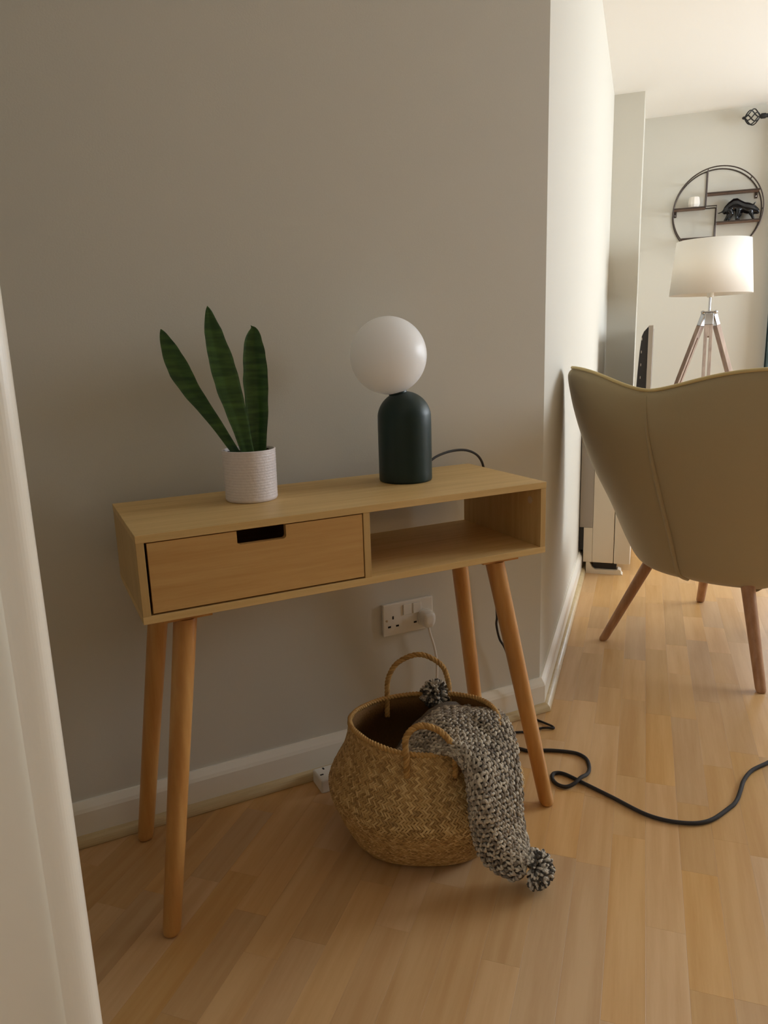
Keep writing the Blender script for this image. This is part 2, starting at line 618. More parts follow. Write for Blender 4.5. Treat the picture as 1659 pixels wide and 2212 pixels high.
# near door opening on the left: partition end with a bull-nosed architrave
JX, JY = -.146, -1.0
part_ = struct(G().box(-1.4, JX - .03, JY + .008, JY + .11, 0, ZC).out('wall_partition', M['wall']))
rr = .014
nose = [(JX - .0285 + .0285 * math.sin(PI / 2 * k / 14), JY + .020 - .0215 * math.cos(PI / 2 * k / 14)) for k in range(15)]
arch = [(JX - .20, JY + .13), (JX - .20, JY + .0045), (JX - .0287, JY + .0045)] + nose + [(JX, JY + .125), (JX - .004, JY + .13)]
o = struct(G().prism(arch, 0, 2.1).out('trim_1', M['gloss']))

# ================================================================== CONSOLE TABLE
W, D, ZT, ZB, TH = .85, .3112, .7627, .6056, .0138
YB = -.0534
YF = YB - D
XD = .4174
tb = thing('console_table', (W / 2, (YF + YB) / 2, 0), 'oak veneer console table with one drawer, an open shelf and four splayed legs', 'table')
G().box(0, W, YF, YB, ZT - TH, ZT, bev=.0007).out('tabletop', M['oak'], tb)
G().box(0, W, YF, YB, ZB, ZB + TH, bev=.0007).out('bottom_panel', M['oak'], tb)
G().box(.0004, TH, YF + .0006, YB, ZB + TH, ZT - TH, bev=.0005).out('side_panel', M['oakv'], tb)
G().box(W - TH, W - .0004, YF + .0006, YB, ZB + TH, ZT - TH, bev=.0005).out('side_panel', M['oakv'], tb)
G().box(XD, XD + TH, YF + .0012, YB, ZB + TH, ZT - TH, bev=.0005).out('divider', M['oakv'], tb)
# drawer front with a notch cut in its top edge
dx0, dx1, dz0, dz1 = TH + .0045, XD - .002, ZB + TH + .0035, ZT - TH - .002
nx0, nx1, nz = .172, .263, .7215
dp = [(dx0, dz0), (dx1, dz0), (dx1, dz1), (nx1, dz1)]
for k in range(5):
    t = PI / 2 * k / 4
    dp.append((nx1 - .006 + .006 * math.cos(t), nz + .006 - .006 * math.sin(t)))
for k in range(5):
    t = PI / 2 * k / 4
    dp.append((nx0 + .006 - .006 * math.sin(t), nz + .006 - .006 * math.cos(t)))
dp += [(nx0, dz1), (dx0, dz1)]
n = len(dp)
g = G()
yf = YF + .0018
g.add([(x, yf, z) for x, z in dp] + [(x, yf + .013, z) for x, z in dp],
      [tuple(range(n)), tuple(range(n, 2 * n))[::-1]] + [(i, (i + 1) % n, n + (i + 1) % n, n + i) for i in range(n)])
dr = g.out('drawer', M['drawer'], tb)
g = G()
g.box(dx0 + .006, dx0 + .014, yf + .0132, YB - .02, dz0 + .004, dz1 - .012)
g.box(dx1 - .014, dx1 - .006, yf + .0132, YB - .02, dz0 + .004, dz1 - .012)
g.box(dx0 + .014, dx1 - .014, YB - .028, YB - .02, dz0 + .004, dz1 - .012)
g.box(dx0 + .014, dx1 - .014, yf + .0132, YB - .028, dz0 + .004, dz0 + .008)
g.out('drawer_box', M['oak'], dr)
g = G().box(TH, XD, YB - .006, YB - .001, ZB + TH, ZT - TH)
g.out('back_panel', M['oak'], tb)
# screw cap on the inner face of the right side
tag(G().lathe([(.0085, 0), (.0085, .0006), (.007, .0009)], (W - TH, -.326, .7185), 24, (-1, 0, 0)).out('screw_cap', M['capm'], tb), 'round beige screw cap')
for yy in (-.31, -.19):
    G().lathe([(.004, 0), (.004, .003)], (.79, yy, ZT - TH - .0032), 12).out('dowel_cap', M['capm'], tb)
for x0, x1 in ((.036, .124), (.708, .80)):
    G().box(x0, x1, -.335, -.085, ZB - .0145, ZB - .0003, bev=.001).out('leg_bracket', M['pine'], tb)


def taper_leg(top, foot, rt, rb, name, m, parent, seg=24, zt=None):
    top, foot = V3(top), V3(foot)
    ax = (top - foot).normalized()
    pr, P = [], []
    e = (.0015, .35), (.0, .62), (.004, .86), (.009, .98), (.016, 1)
    L = (top - foot).length
    pts = [(rb * .62, 0), (rb * .82, .002), (rb * .95, .006), (rb, .013)]
    for k in range(1, 8):
        pts.append((lerp(rb, rt, k / 7), .013 + (L - .013) * k / 7))
    g = G()
    # horizontal rings so that foot and top sit flat
    vs, fs = [], []
    for r, h in pts:
        c = foot + ax * h
        for k in range(seg):
            t = 2 * PI * k / seg
            vs.append((c.x + r * math.cos(t), c.y + r * math.sin(t), c.z))
    for i in range(len(pts) - 1):
        for k in range(seg):
            fs.append((i * seg + k, i * seg + (k + 1) % seg, (i + 1) * seg + (k + 1) % seg, (i + 1) * seg + k))
    fs.append(tuple(range(seg))[::-1]); fs.append(tuple((len(pts) - 1) * seg + k for k in range(seg)))
    return g.add(vs, fs).out(name, m, parent, smooth=True, auto=50)


zl = ZB - .0146
for tp, ft in (((.078, -.318, zl), (-.011, -.374, 0)), ((.070, -.10, zl), (-.011, -.063, 0)),
               ((.748, -.318, zl), (.849, -.388, 0)), ((.782, -.105, zl), (.872, -.068, 0))):
    taper_leg(tp, ft, .0212, .0172, 'leg', M['pine'], tb)

# ================================================================== SNAKE PLANT IN ITS POT
pc = V3((.257, -.172, ZT))
pl = thing('potted_plant', pc, 'snake plant with three green leaves in a ribbed lilac-white pot on the console', 'plant')
pr = [(.047, 0), (.0505, .001), (.052, .004)]
nz_ = 60
for k in range(nz_ + 1):
    z = .006 + (.0935) * k / nz_
    r = lerp(.0522, .0532, k / nz_)
    r += .00022 * (math.sin(k * 1.75) + .9 * math.sin(k * 2.63 + 1))
    pr.append((r, z))
pr += [(.0537, .1010), (.0532, .1025), (.0512, .1030), (.0496, .1018), (.0490, .099), (.0485, .085), (.046, .02)]
pot = G().lathe(pr, pc, 64, cap=True).out('pot', M['pot'], pl, smooth=True, auto=60)
g = G()
rg = random.Random(4)
vs = [pc + V3((0, 0, .094))]
rings = 6
for i in range(1, rings + 1):
    for k in range(36):
        t = 2 * PI * k / 36
        r = .0488 * i / rings
        vs.append(pc + V3((r * math.cos(t), r * math.sin(t), .0945 + rg.uniform(-.003, .003) + .002 * math.sin(3 * t))))
fs = [(0, 1 + k, 1 + (k + 1) % 36) for k in range(36)]
for i in range(rings - 1):
    a = 1 + i * 36
    fs += [(a + k, a + 36 + k, a + 36 + (k + 1) % 36, a + (k + 1) % 36) for k in range(36)]
g.add(vs, fs).out('soil', M['soil'], pl, smooth=True)
LAT = V3((.96389, -.26631, 0))
DEP = V3((.26631, .96389, 0))


def leaf(cl, wd, fold, dep0, dep1, twist, tip=None):
    """centreline (lateral, height), width table along it; folded blade with thickness"""
    pts = [pc + LAT * a + V3((0, 0, h)) + DEP * lerp(dep0, dep1, i / (len(cl) - 1)) for i, (a, h) in enumerate(cl)]
    if tip:
        pts.append(pc + LAT * tip[0] + V3((0, 0, tip[1])) + DEP * dep1)
    path = crom(pts, 7)
    n = len(path)
    g = G()
    K = 8
    vs, fs = [], []
    for i, p in enumerate(path):
        f = i / (n - 1)
        T = (path[min(i + 1, n - 1)] - path[max(i - 1, 0)]).normalized()
        sd = LAT.cross(T).cross(T) * -1
        sd = (LAT - T * LAT.dot(T)).normalized()
        nm = T.cross(sd).normalized()
        if nm.dot(DEP) > 0: nm = -nm            # towards the viewer side
        a = twist
        sd2 = sd * math.cos(a) + nm * math.sin(a)
        nm2 = nm * math.cos(a) - sd * math.sin(a)
        wv = pw(f, wd) / 2 / max(.5, math.cos(a))
        th = .0022 * (1 - .6 * f) + .0004
        for side in (1, -1):
            for k in range(K + 1):
                s = (k / K) * 2 - 1
                if side < 0: s = -s
                crease = (abs(s) ** 1.15 - .4) * fold * wv
                edge = 1 - abs(s) ** 4
                vs.append(p + sd2 * s * wv * (1 + .02 * math.sin(f * 40 + s)) + nm2 * (crease + side * th * edge))
    R = 2 * (K + 1)
    for i in range(n - 1):
        for k in range(R):
            fs.append((i * R + k, i * R + (k + 1) % R, (i + 1) * R + (k + 1) % R, (i + 1) * R + k))
    fs.append(tuple(range(R))[::-1]); fs.append(tuple((n - 1) * R + k for k in range(R)))
    return g.add(vs, fs).out('leaf', M['leaf'], pl, smooth=True)


leaf([(-.020, .088), (-.0646, .1649), (-.0998, .2204), (-.122, .2655), (-.138, .3069), (-.1495, .3399)],
     [(0, .014), (.2, .024), (.42, .036), (.58, .043), (.75, .034), (.9, .017), (1, .001)], .35, 0.0, .02, .15)
leaf([(-.000, .088), (-.0154, .1625), (-.029, .222), (-.0399, .2758), (-.0512, .3329), (-.0578, .3795)],
     [(0, .022), (.2, .037), (.42, .0480), (.6, .047), (.8, .033), (.93, .014), (1, .001)], .25, -.012, -.005, -.1)
leaf([(.0182, .088), (.0219, .1653), (.0229, .2199), (.0242, .2647), (.0242, .3045), (.0258, .332)],
     [(0, .030), (.2, .044), (.4, .0490), (.6, .043), (.75, .030), (.87, .013), (.93, .004), (.96, .002), (1, .001)], .75, .008, .012, 0.0, tip=(.0215, .3422))

# ================================================================== GLOBE TABLE LAMP
lc = V3((.614, -.165, ZT))
lp = thing('table_lamp', lc, 'table lamp with white opal globe resting on a dark green bullet-shaped base', 'lamp')
R0 = .0592
pr = [(R0 - .004, 0), (R0 - .001, .0015), (R0, .005)] + [(R0, .02 + k * .02) for k in range(6)]
for k in range(1, 15):
    t = PI / 2 * k / 14
    pr.append((max(R0 * math.cos(t), .0004), .139 + R0 * .98 * math.sin(t)))
G().lathe(pr, lc, 56).out('lamp_base', M['green'], lp, smooth=True, auto=50)
gc, gr = V3((.586, -.151, 1.0365)), .0832
pr = [(max(gr * math.sin(t), .0005), -gr * math.cos(t)) for t in [PI * k / 40 for k in range(41)]]
gl = G().lathe(pr, gc, 64).out('globe_shade', M['opal'], lp, smooth=True)
d = (gc - (lc + V3((0, 0, .139)))).normalized()
G().lathe([(.020, -.004), (.0205, .004), (.019, .010)], lc + V3((0, 0, .139)) + d * .0575, 32, d).out('shade_holder', M['green'], lp, smooth=True, auto=40)
cordpts = [(.660, -.128, .772), (.690, -.118, .782), (.735, -.095, .796), (.790, -.075, .802), (.842, -.062, .797), (.884, -.050, .775),
           (.906, -.040, .735), (.914, -.030, .66), (.924, -.026, .55), (.938, -.024, .456), (.952, -.0235, .381), (.958, -.0235, .327), (.9565, -.0235, .30), (.967, -.0235, .257), (.986, -.0235, .223),
           (1.012, -.026, .145), (1.042, -.040, .062), (1.055, -.048, .012), (1.068, -.062, .0042), (1.076, -.088, .0042), (1.083, -.113, .0042), (1.079, -.124, .0042), (1.064, -.116, .006),
           (1.045, -.106, .0042), (1.012, -.108, .0042), (.972, -.09, .0042), (.90, -.074, .0042), (.80, -.060, .0042), (.73, -.050, .0042)]
G().tube(crom(cordpts, 8), .0031, 8).out('lamp_cord', M['cord'], lp, smooth=True)

# ================================================================== WALL SOCKET + PLUG + EXTENSION LEAD
SX, SZ, SW, SH = .6197, .3284, .146, .086
so = thing('wall_socket', (SX + SW / 2, 0, SZ), 'white double wall socket with switches under the console', 'socket')
G().box(SX, SX + SW, -.0095, 0, SZ, SZ + SH, bev=.0025).out('face_plate', M['white'], so)
for x0 in (.677, .7055):
    o = G().box(x0, x0 + .024, -.0125, -.0093, .3785, .4065, bev=.0012).out('rocker_switch', M['white'], so)
for dx in (0, .075):
    for cx, cz, a, b in ((.648, .3765, .0022, .0042), (.637, .353, .0042, .0024), (.660, .353, .0042, .0024)):
        G().box(cx + dx - a, cx + dx + a, -.0098, -.0094, cz - b, cz + b).out('pin_slot', M['hole'], so)
for cx in (.630, .7555):
    G().lathe([(.0032, 0), (.0032, .001), (.002, .0014)], (cx, -.0094, .3705), 16, (0, -1, 0)).out('plate_screw', M['capm'], so)

ex = thing('extension_lead', (.52, -.07, 0), 'white extension lead: socket strip by the skirting behind the basket, cord and wall plug', 'cable')
strip = G().box(.398, .640, -.098, -.0375, .0, .035, bev=.004).out('socket_strip', M['white'], ex)
for dx in (0, .075, .15):
    for cx, cy, a, b in ((.423, -.048, .0022, .0044), (.410, -.0715, .0044, .0024)):
        G().box(cx + dx - a, cx + dx + a, cy - b, cy + b, .0349, .0354).out('pin_slot', M['hole'], strip)
# moulded plug: rounded body narrowing toward the cord
pcx, pcz = .7400, .3625
g = G()
outl = []
for k in range(28):
    t = 2 * PI * k / 28
    x, z = math.cos(t), math.sin(t)
    wx = .0195 * (1 if z > 0 else lerp(1, .80, min(1, -z * 1.2)))
    x = math.copysign(abs(x) ** .55, x) * wx
    z = math.copysign(abs(z) ** .6, z) * (.020 if z > 0 else .024)
    outl.append((x, z))
layers = [(-.0097, 1.08), (-.014, 1.10), (-.0142, .98), (-.030, .95), (-.0365, .90), (-.0395, .78), (-.0405, .4)]
vs, fs = [], []
for y, sc in layers:
    vs += [(pcx + x * sc, y, pcz + z * sc) for x, z in outl]
N_ = len(outl)
for i in range(len(layers) - 1):
    fs += [(i * N_ + k, i * N_ + (k + 1) % N_, (i + 1) * N_ + (k + 1) % N_, (i + 1) * N_ + k) for k in range(N_)]
fs += [tuple(range(N_))[::-1], tuple((len(layers) - 1) * N_ + k for k in range(N_))]
g.add(vs, fs).out('plug', M['white'], ex, smooth=True, auto=45)
wc = [(.7425, -.026, .340), (.747, -.026, .318), (.758, -.026, .28), (.765, -.026, .235), (.764, -.026, .19), (.757, -.03, .14), (.745, -.042, .08),
      (.722, -.055, .03), (.690, -.062, .016), (.645, -.068, .016), (.632, -.068, .016)]
G().tube(crom(wc, 8), .0034, 8).out('cord', M['whitecord'], ex, smooth=True)

# ================================================================== BELLY BASKET
bc = V3((.557, -.331, 0))
BN = V3((.477, .879, 0)).normalized()      # away from the viewer
BL = V3((BN.y, -BN.x, 0))                   # to the right
bk = thing('belly_basket', bc, 'woven seagrass belly basket with two rope handles holding a grey blanket', 'basket')
BPROF = [(.000, .020), (.003, .140), (.009, .154), (.022, .166), (.045, .179), (.068, .1905), (.0830, .1970), (.0885, .1950), (.094, .2000), (.112, .2075),
         (.126, .2110), (.140, .2120), (.154, .2065), (.172, .1960), (.192, .1840), (.212, .1740), (.235, .1665), (.256, .1630), (.264, .1628)]


def bsurf(t, z, off=0.0):
    r = pw(z, [(a, b) for a, b in BPROF]) + off
    k = pw(z, [(0, .10), (.13, .02), (.2, .08), (.264, .17)])
    c, s = math.cos(t), math.sin(t)
    sq = 1 + .045 * math.cos(4 * t) * pw(z, [(0, -1), (.1, 0)])         # slightly squared base
    wob = 1 + .012 * math.sin(3 * t + 1) + .008 * math.sin(5 * t + 2 + z * 9)
    lift = pw(z, [(.15, 0), (.264, 1)]) * (.006 * math.sin(2 * t + .6))
    return bc + BL * (r * sq * wob * c) + BN * (r * sq * wob * s * (1 - k)) + V3((0, 0, z + lift))


def bnorm(t, z):
    a = bsurf(t + .02, z) - bsurf(t - .02, z)
    b = bsurf(t, min(z + .004, .264)) - bsurf(t, max(z - .004, 0))
    return a.cross(b).normalized()


NT = 84
zs = [p[0] for p in BPROF]
vs, fs = [], []
for z in zs:
    vs += [bsurf(2 * PI * k / NT, z) for k in range(NT)]
rim_i = len(zs)
inner = [(.264, -.006), (.22, -.006), (.15, -.007), (.09, -.007), (.04, -.007), (.008, -.02)]
for z, off in inner:
    vs += [bsurf(2 * PI * k / NT, z, off) for k in range(NT)]
for i in range(len(zs) + len(inner) - 1):
    fs += [(i * NT + k, i * NT + (k + 1) % NT, (i + 1) * NT + (k + 1) % NT, (i + 1) * NT + k) for k in range(NT)]
fs.append(tuple(range(NT))[::-1]); fs.append(tuple((len(zs) + len(inner) - 1) * NT + k for k in range(NT)))
G().add(vs, fs).out('basket_wall', M['basket'], bk, smooth=True)
# woven strands: short floats leaning one way then the other, row by row
g = G()
rg = random.Random(2)
# arc-length table of the profile
al = [0]
for a, b in zip(BPROF[1:], BPROF[2:]):
    al.append(al[-1] + math.hypot(b[0] - a[0], b[1] - a[1]))
arcT = [(x, p[0]) for x, p in zip(al, BPROF[1:])]
rows = 46
for r in range(rows):
    a0 = al[-1] * (r + .5) / rows
    z0 = pw(a0, arcT)
    low = z0 < .088
    ncol = 176 if not low else 168
    lean = 1 if r % 2 else -1
    hl = al[-1] / rows * (.86 if not low else .74)
    for c in range(ncol):
        t0 = 2 * PI * (c + .5 * (r % 2) + rg.uniform(-.08, .08)) / ncol
        rad = pw(z0, BPROF)
        sl = .0056 * lean * (1 if not low else .8)
        wd = .0029 * rg.uniform(.85, 1.15)
        hh = rg.uniform(.0014, .0027) if not low else rg.uniform(.0009, .0017)
        sec = []
        for f, hm in ((-1, .1), (-.45, .9), (.45, 1), (1, .1)):
            aa = min(max(a0 + f * hl, .0005), al[-1] - .0003)
            zz = pw(aa, arcT)
            rr_ = pw(zz, BPROF)
            tt = t0 + f * sl / rr_
            nn = bnorm(tt, zz)
            pL = bsurf(tt - wd / rr_, zz) + nn * .0004 * (hm > .5)
            pR = bsurf(tt + wd / rr_, zz) + nn * .0004 * (hm > .5)
            pM = bsurf(tt, zz) + nn * (hh * hm)
            pA = bsurf(tt - wd * .6 / rr_, zz) + nn * (hh * .8 * hm)
            pB = bsurf(tt + wd * .6 / rr_, zz) + nn * (hh * .8 * hm)
            sec.append((pL, pA, pB, pR))
        vs = [p for s_ in sec for p in s_]
        fs = []
        for i in range(3):
            fs += [(i * 4 + k, i * 4 + k + 1, i * 4 + k + 5, i * 4 + k + 4) for k in range(3)]
        g.add(vs, fs)
o = g.out('weave', M['weave'], bk, kind='stuff')


def rope(path, r, strands=3, turns=18, rs=None, seg=6):
    P = [V3(p) for p in path]
    g = G()
    n = len(P)
    rs = rs or r * .62
    for s_ in range(strands):
        pts = []
        nrm = (P[1] - P[0]).orthogonal().normalized()
        for i in range(n):
            T = (P[min(i + 1, n - 1)] - P[max(i - 1, 0)]).normalized()
            nrm = (nrm - T * nrm.dot(T)).normalized()
            bn = T.cross(nrm)
            a = 2 * PI * (turns * i / (n - 1) + s_ / strands)
            pts.append(P[i] + (nrm * math.cos(a) + bn * math.sin(a)) * r * .55)
        g.tube(pts, rs, seg)
    return g


rimp = [bsurf(2 * PI * k / 260, .263, -.002) + V3((0, 0, .002)) for k in range(261)]
rope(rimp, .0055, 2, 62).out('rim', M['rope'], bk, smooth=True)


def bp(l, d, z):
    return bc + BL * l + BN * d + V3((0, 0, z))


hb = crom([bp(-.085, .112, .215), bp(-.084, .119, .262), bp(-.080, .128, .305), (bp(-.055, .142, .338)), bp(-.005, .15, .352), bp(.042, .142, .330), bp(.058, .130, .295), bp(.060, .123, .255), bp(.060, .119, .215)], 14)
rope(hb, .0058, 3, 15).out('handle', M['rope'], bk, smooth=True)
hf = crom([bp(-.036, -.148, .222), bp(-.036, -.146, .262), bp(-.036, -.135, .300), bp(-.012, -.122, .318), bp(.025, -.124, .312), bp(.052, -.136, .290), bp(.060, -.146, .262), bp(.060, -.147, .222)], 14)
rope(hf, .0062, 3, 12).out('handle', M['rope'], bk, smooth=True)

# ================================================================== KNITTED THROW
kb = thing('knitted_blanket', bc + V3((0, 0, .02)), 'grey marled chunky knit blanket with pom-poms spilling over the basket rim', 'blanket')
BR = [[(.457, -.300, .120), (.489, -.294, .150), (.548, -.269, .170), (.614, -.259, .170), (.652, -.257, .150)],
      [(.452, -.372, .222), (.489, -.360, .236), (.552, -.325, .256), (.616, -.302, .262), (.676, -.284, .226)],
      [(.490, -.431, .252), (.520, -.425, .272), (.584, -.391, .286), (.656, -.351, .272), (.706, -.318, .248)],
      [(.528, -.480, .272), (.545, -.486, .290), (.592, -.460, .289), (.657, -.428, .282), (.726, -.385, .262)],
      [(.541, -.522, .252), (.549, -.540, .268), (.583, -.536, .272), (.644, -.506, .260), (.710, -.452, .238)],
      [(.540, -.540, .190), (.540, -.566, .210), (.570, -.574, .212), (.622, -.556, .202), (.682, -.512, .178)],
      [(.549, -.536, .119), (.552, -.562, .132), (.579, -.578, .136), (.624, -.566, .129), (.674, -.530, .109)],
      [(.577, -.538, .043), (.582, -.562, .060), (.601, -.584, .084), (.634, -.580, .088), (.668, -.552, .076)],
      [(.624, -.574, .010), (.624, -.590, .024), (.628, -.602, .045), (.638, -.596, .062), (.650, -.580, .074)]]
# smooth grid
cols = [crom([r[c] for r in BR], 6) for c in range(5)]
nr = len(cols[0])
grid = [crom([cols[c][i] for c in range(5)], 5) for i in range(nr)]
nc = len(grid[0])


def bl(s, t):
    """surface point; s across 0..1, t along 0..1"""
    x = min(max(s, 0), 1) * (nc - 1); y = min(max(t, 0), 1) * (nr - 1)
    i, j = min(int(y), nr - 2), min(int(x), nc - 2)
    fy, fx = y - i, x - j
    g_ = .022 * math.exp(-((s - .64 - .12 * (t - .35)) / .07) ** 2) * max(0, 1 - abs(t - .36) / .2)
    g_ -= .006 * math.exp(-((s - .36) / .16) ** 2) * min(1, max(0, (t - .45) * 6))
    g_ += .0025 * math.sin(9 * s + 14 * t) * math.sin(11 * t + 2)
    p = grid[i][j].lerp(grid[i][j + 1], fx).lerp(grid[i + 1][j].lerp(grid[i + 1][j + 1], fx), fy)
    return p - V3((-.35, -.72, .6)) * g_


def bln(s, t):
    a = bl(s + .03, t) - bl(s - .03, t)
    b = bl(s, t + .015) - bl(s, t - .015)
    n_ = a.cross(b).normalized()
    return -n_ if n_.dot(V3((-.3, -.7, .6))) < 0 else n_


TH2 = .016
vs, fs = [], []
NR, NC = 60, 20
for side in (0, 1):
    for i in range(NR + 1):
        for j in range(NC + 1):
            s, t = j / NC, i / NR
            e = (1 - abs(2 * s - 1) ** 6) * min(1, .25 + t * 3)
            p, n_ = bl(s, t), bln(s, t)
            # soft folds running down the cloth
            vs.append(p + n_ * ((-.003 if side == 0 else -TH2 * e - .003)))
Q = (NR + 1) * (NC + 1)
ix = lambda sd, i, j: sd * Q + i * (NC + 1) + j
for i in range(NR):
    for j in range(NC):
        fs.append((ix(0, i, j), ix(0, i, j + 1), ix(0, i + 1, j + 1), ix(0, i + 1, j)))
        fs.append((ix(1, i, j), ix(1, i + 1, j), ix(1, i + 1, j + 1), ix(1, i, j + 1)))
for i in range(NR):
    fs.append((ix(0, i, 0), ix(0, i + 1, 0), ix(1, i + 1, 0), ix(1, i, 0)))
    fs.append((ix(0, i, NC), ix(1, i, NC), ix(1, i + 1, NC), ix(0, i + 1, NC)))
for j in range(NC):
    fs.append((ix(0, 0, j), ix(1, 0, j), ix(1, 0, j + 1), ix(0, 0, j + 1)))
    fs.append((ix(0, NR, j), ix(0, NR, j + 1), ix(1, NR, j + 1), ix(1, NR, j)))
G().add(vs, fs).out('cloth', M['knit'], kb, smooth=True)


def capsule(g, a, b, r, bend, seg=6):
    a, b = V3(a), V3(b)
    g.tube([a, a.lerp(b, .25) + bend * .75, a.lerp(b, .5) + bend, a.lerp(b, .75) + bend * .75, b], [r * .45, r * .92, r, r * .92, r * .45], seg)


g = G()
rg = random.Random(8)
# rows of stitches along the cloth at even spacing
t = .0
ts = []
acc = 0
prev = bl(.5, 0)
for i in range(1, 1500):
    p = bl(.5, i / 1500)
    acc += (p - prev).length
    prev = p
    if acc > .0102:
        ts.append(i / 1500); acc = 0
for ri, t in enumerate(ts):
    wlen = sum((bl((k + 1) / 10, t) - bl(k / 10, t)).length for k in range(10))
    m = max(6, int(wlen / .0110))
    for c in range(-1, m + 1):
        s = (c + .5 + rg.uniform(-.12, .12)) / m
        sc = min(max(s, 0), 1)
        p, n_ = bl(sc, t), bln(sc, t)
        tx = (bl(sc + .02, t) - bl(sc - .02, t)).normalized()
        ty = (bl(sc, min(t + .01, 1)) - bl(sc, max(t - .01, 0))).normalized()
        if c == -1 or c == m:                       # roll round the edge
            p = p - n_ * .008 + tx * (.0035 if c == m else -.0035)
            n_ = (n_ * .3 + tx * (1 if c == m else -1)).normalized()
            tx = (tx - n_ * tx.dot(n_)).normalized()
        hw, hh, r = .0058, .0072, .0030
        up = (c + ri) % 2
        j = lambda k: V3((rg.uniform(-k, k), rg.uniform(-k, k), rg.uniform(-k, k)))
        if up:
            capsule(g, p - tx * hw - ty * hh * .7 + j(.001), p + ty * hh + j(.001), r, n_ * .0022)
            capsule(g, p + tx * hw - ty * hh * .7 + j(.001), p + ty * hh + j(.001), r, n_ * .0026)
        else:
            capsule(g, p - tx * hw * 1.1 - n_ * .001 + j(.001), p + tx * hw * 1.1 - ty * .002 - n_ * .001 + j(.001), r, n_ * .0030 + ty * .0022)
            if rg.random() < .7:
                capsule(g, p - tx * hw * .4 - ty * hh + j(.001), p + tx * hw * .5 + ty * hh * .6 + j(.001), r * .9, n_ * .0012)
g.out('knit_stitches', M['yarn'], kb, smooth=True, kind='stuff')


def pompom(c, r, ax, seed, count=420, spread=2.5):
    g = G()
    rg = random.Random(seed)
    ax = V3(ax).normalized()
    c = V3(c)
    for k in range(count):
        while True:
            d = V3((rg.gauss(0, 1), rg.gauss(0, 1), rg.gauss(0, 1))).normalized()
            if d.dot(ax) > -.45 and (c.z + d.z * r) > .006: break
        L = r * rg.uniform(.86, 1.06)
        d2 = (d + V3((rg.uniform(-.45, .45), rg.uniform(-.45, .45), rg.uniform(-.6, .25)))).normalized()
        p1 = c + d * L * .55
        p2 = c + (d * .5 + d2 * .5).normalized() * L
        if p2.z < .004: p2.z = .004
        g.tube([c + d * L * .12, p1, p1.lerp(p2, .6), p2], [.0016, .0028, .0032, .0024], 5)
    return g


pompom(bp(.028, .128, .262), .036, (0, .2, 1), 3, 260).out('pompom', M['pom'], kb, smooth=True, kind='stuff')
pompom((.655, -.594, .043), .039, (.8, -.45, .1), 5, 420).out('pompom', M['pom'], kb, smooth=True, kind='stuff')

# ================================================================== BLACK CABLE ON THE FLOOR
zc_ = .0052
cp = [(1.75, -.36), (1.62, -.47), (1.52, -.512), (1.435, -.521), (1.371, -.526), (1.318, -.545), (1.275, -.570), (1.235, -.592), (1.197, -.604), (1.116, -.615), (1.059, -.590),
      (1.016, -.536), (.993, -.444), (.972, -.363), (.958, -.315), (.938, -.302), (.920, -.318), (.915, -.343), (.925, -.362), (.948, -.366), (.972, -.360), (1.000, -.349),
      (1.028, -.328), (1.051, -.292), (1.050, -.262), (1.034, -.241), (1.010, -.221), (.985, -.205), (.950, -.190), (.93, -.165), (.90, -.142), (.85, -.128), (.78, -.112), (.72, -.098)]
path = []
for k, p in enumerate(crom([(x, y, zc_) for x, y in cp], 10)):
    path.append(p)
for p in path:                                        # the loop climbs over itself where it crosses
    d1 = math.hypot(p.x - .972, p.y + .361)
tmp = []
for i, p in enumerate(path):
    q = V3(p)
    if i > 165:                                        # upper pass
        d1 = math.hypot(p.x - .9715, p.y + .3610)
        q.z += .0095 * math.exp(-(d1 / .03) ** 2)
    tmp.append(q)
tmp += crom([tmp[-1], V3((.68, -.088, .010)), V3((.655, -.083, .017)), V3((.6445, -.083, .0175))], 6)[1:]
o = G().tube(tmp, .0047, 10).out('floor_cable', M['cord'], None, smooth=True, origin=(1.1, -.5, 0))
tag(o, 'thick black cable with a small loop lying across the floor beside the table leg', 'cable')

# ================================================================== ARMCHAIR
FD = UD * math.cos(PI / 6) + VD * .5                    # the way it faces
LD = UD * .5 - VD * math.cos(PI / 6)                    # its left
AC = O + LD * (-.128)


def ap(x, y, z):
    """chair frame: x to its left, y forward, z up"""
    return AC + LD * x + FD * y + V3((0, 0, z))


ac = thing('armchair', ap(0, .85, 0), 'beige upholstered winged armchair on splayed wooden legs, seen from behind', 'chair')
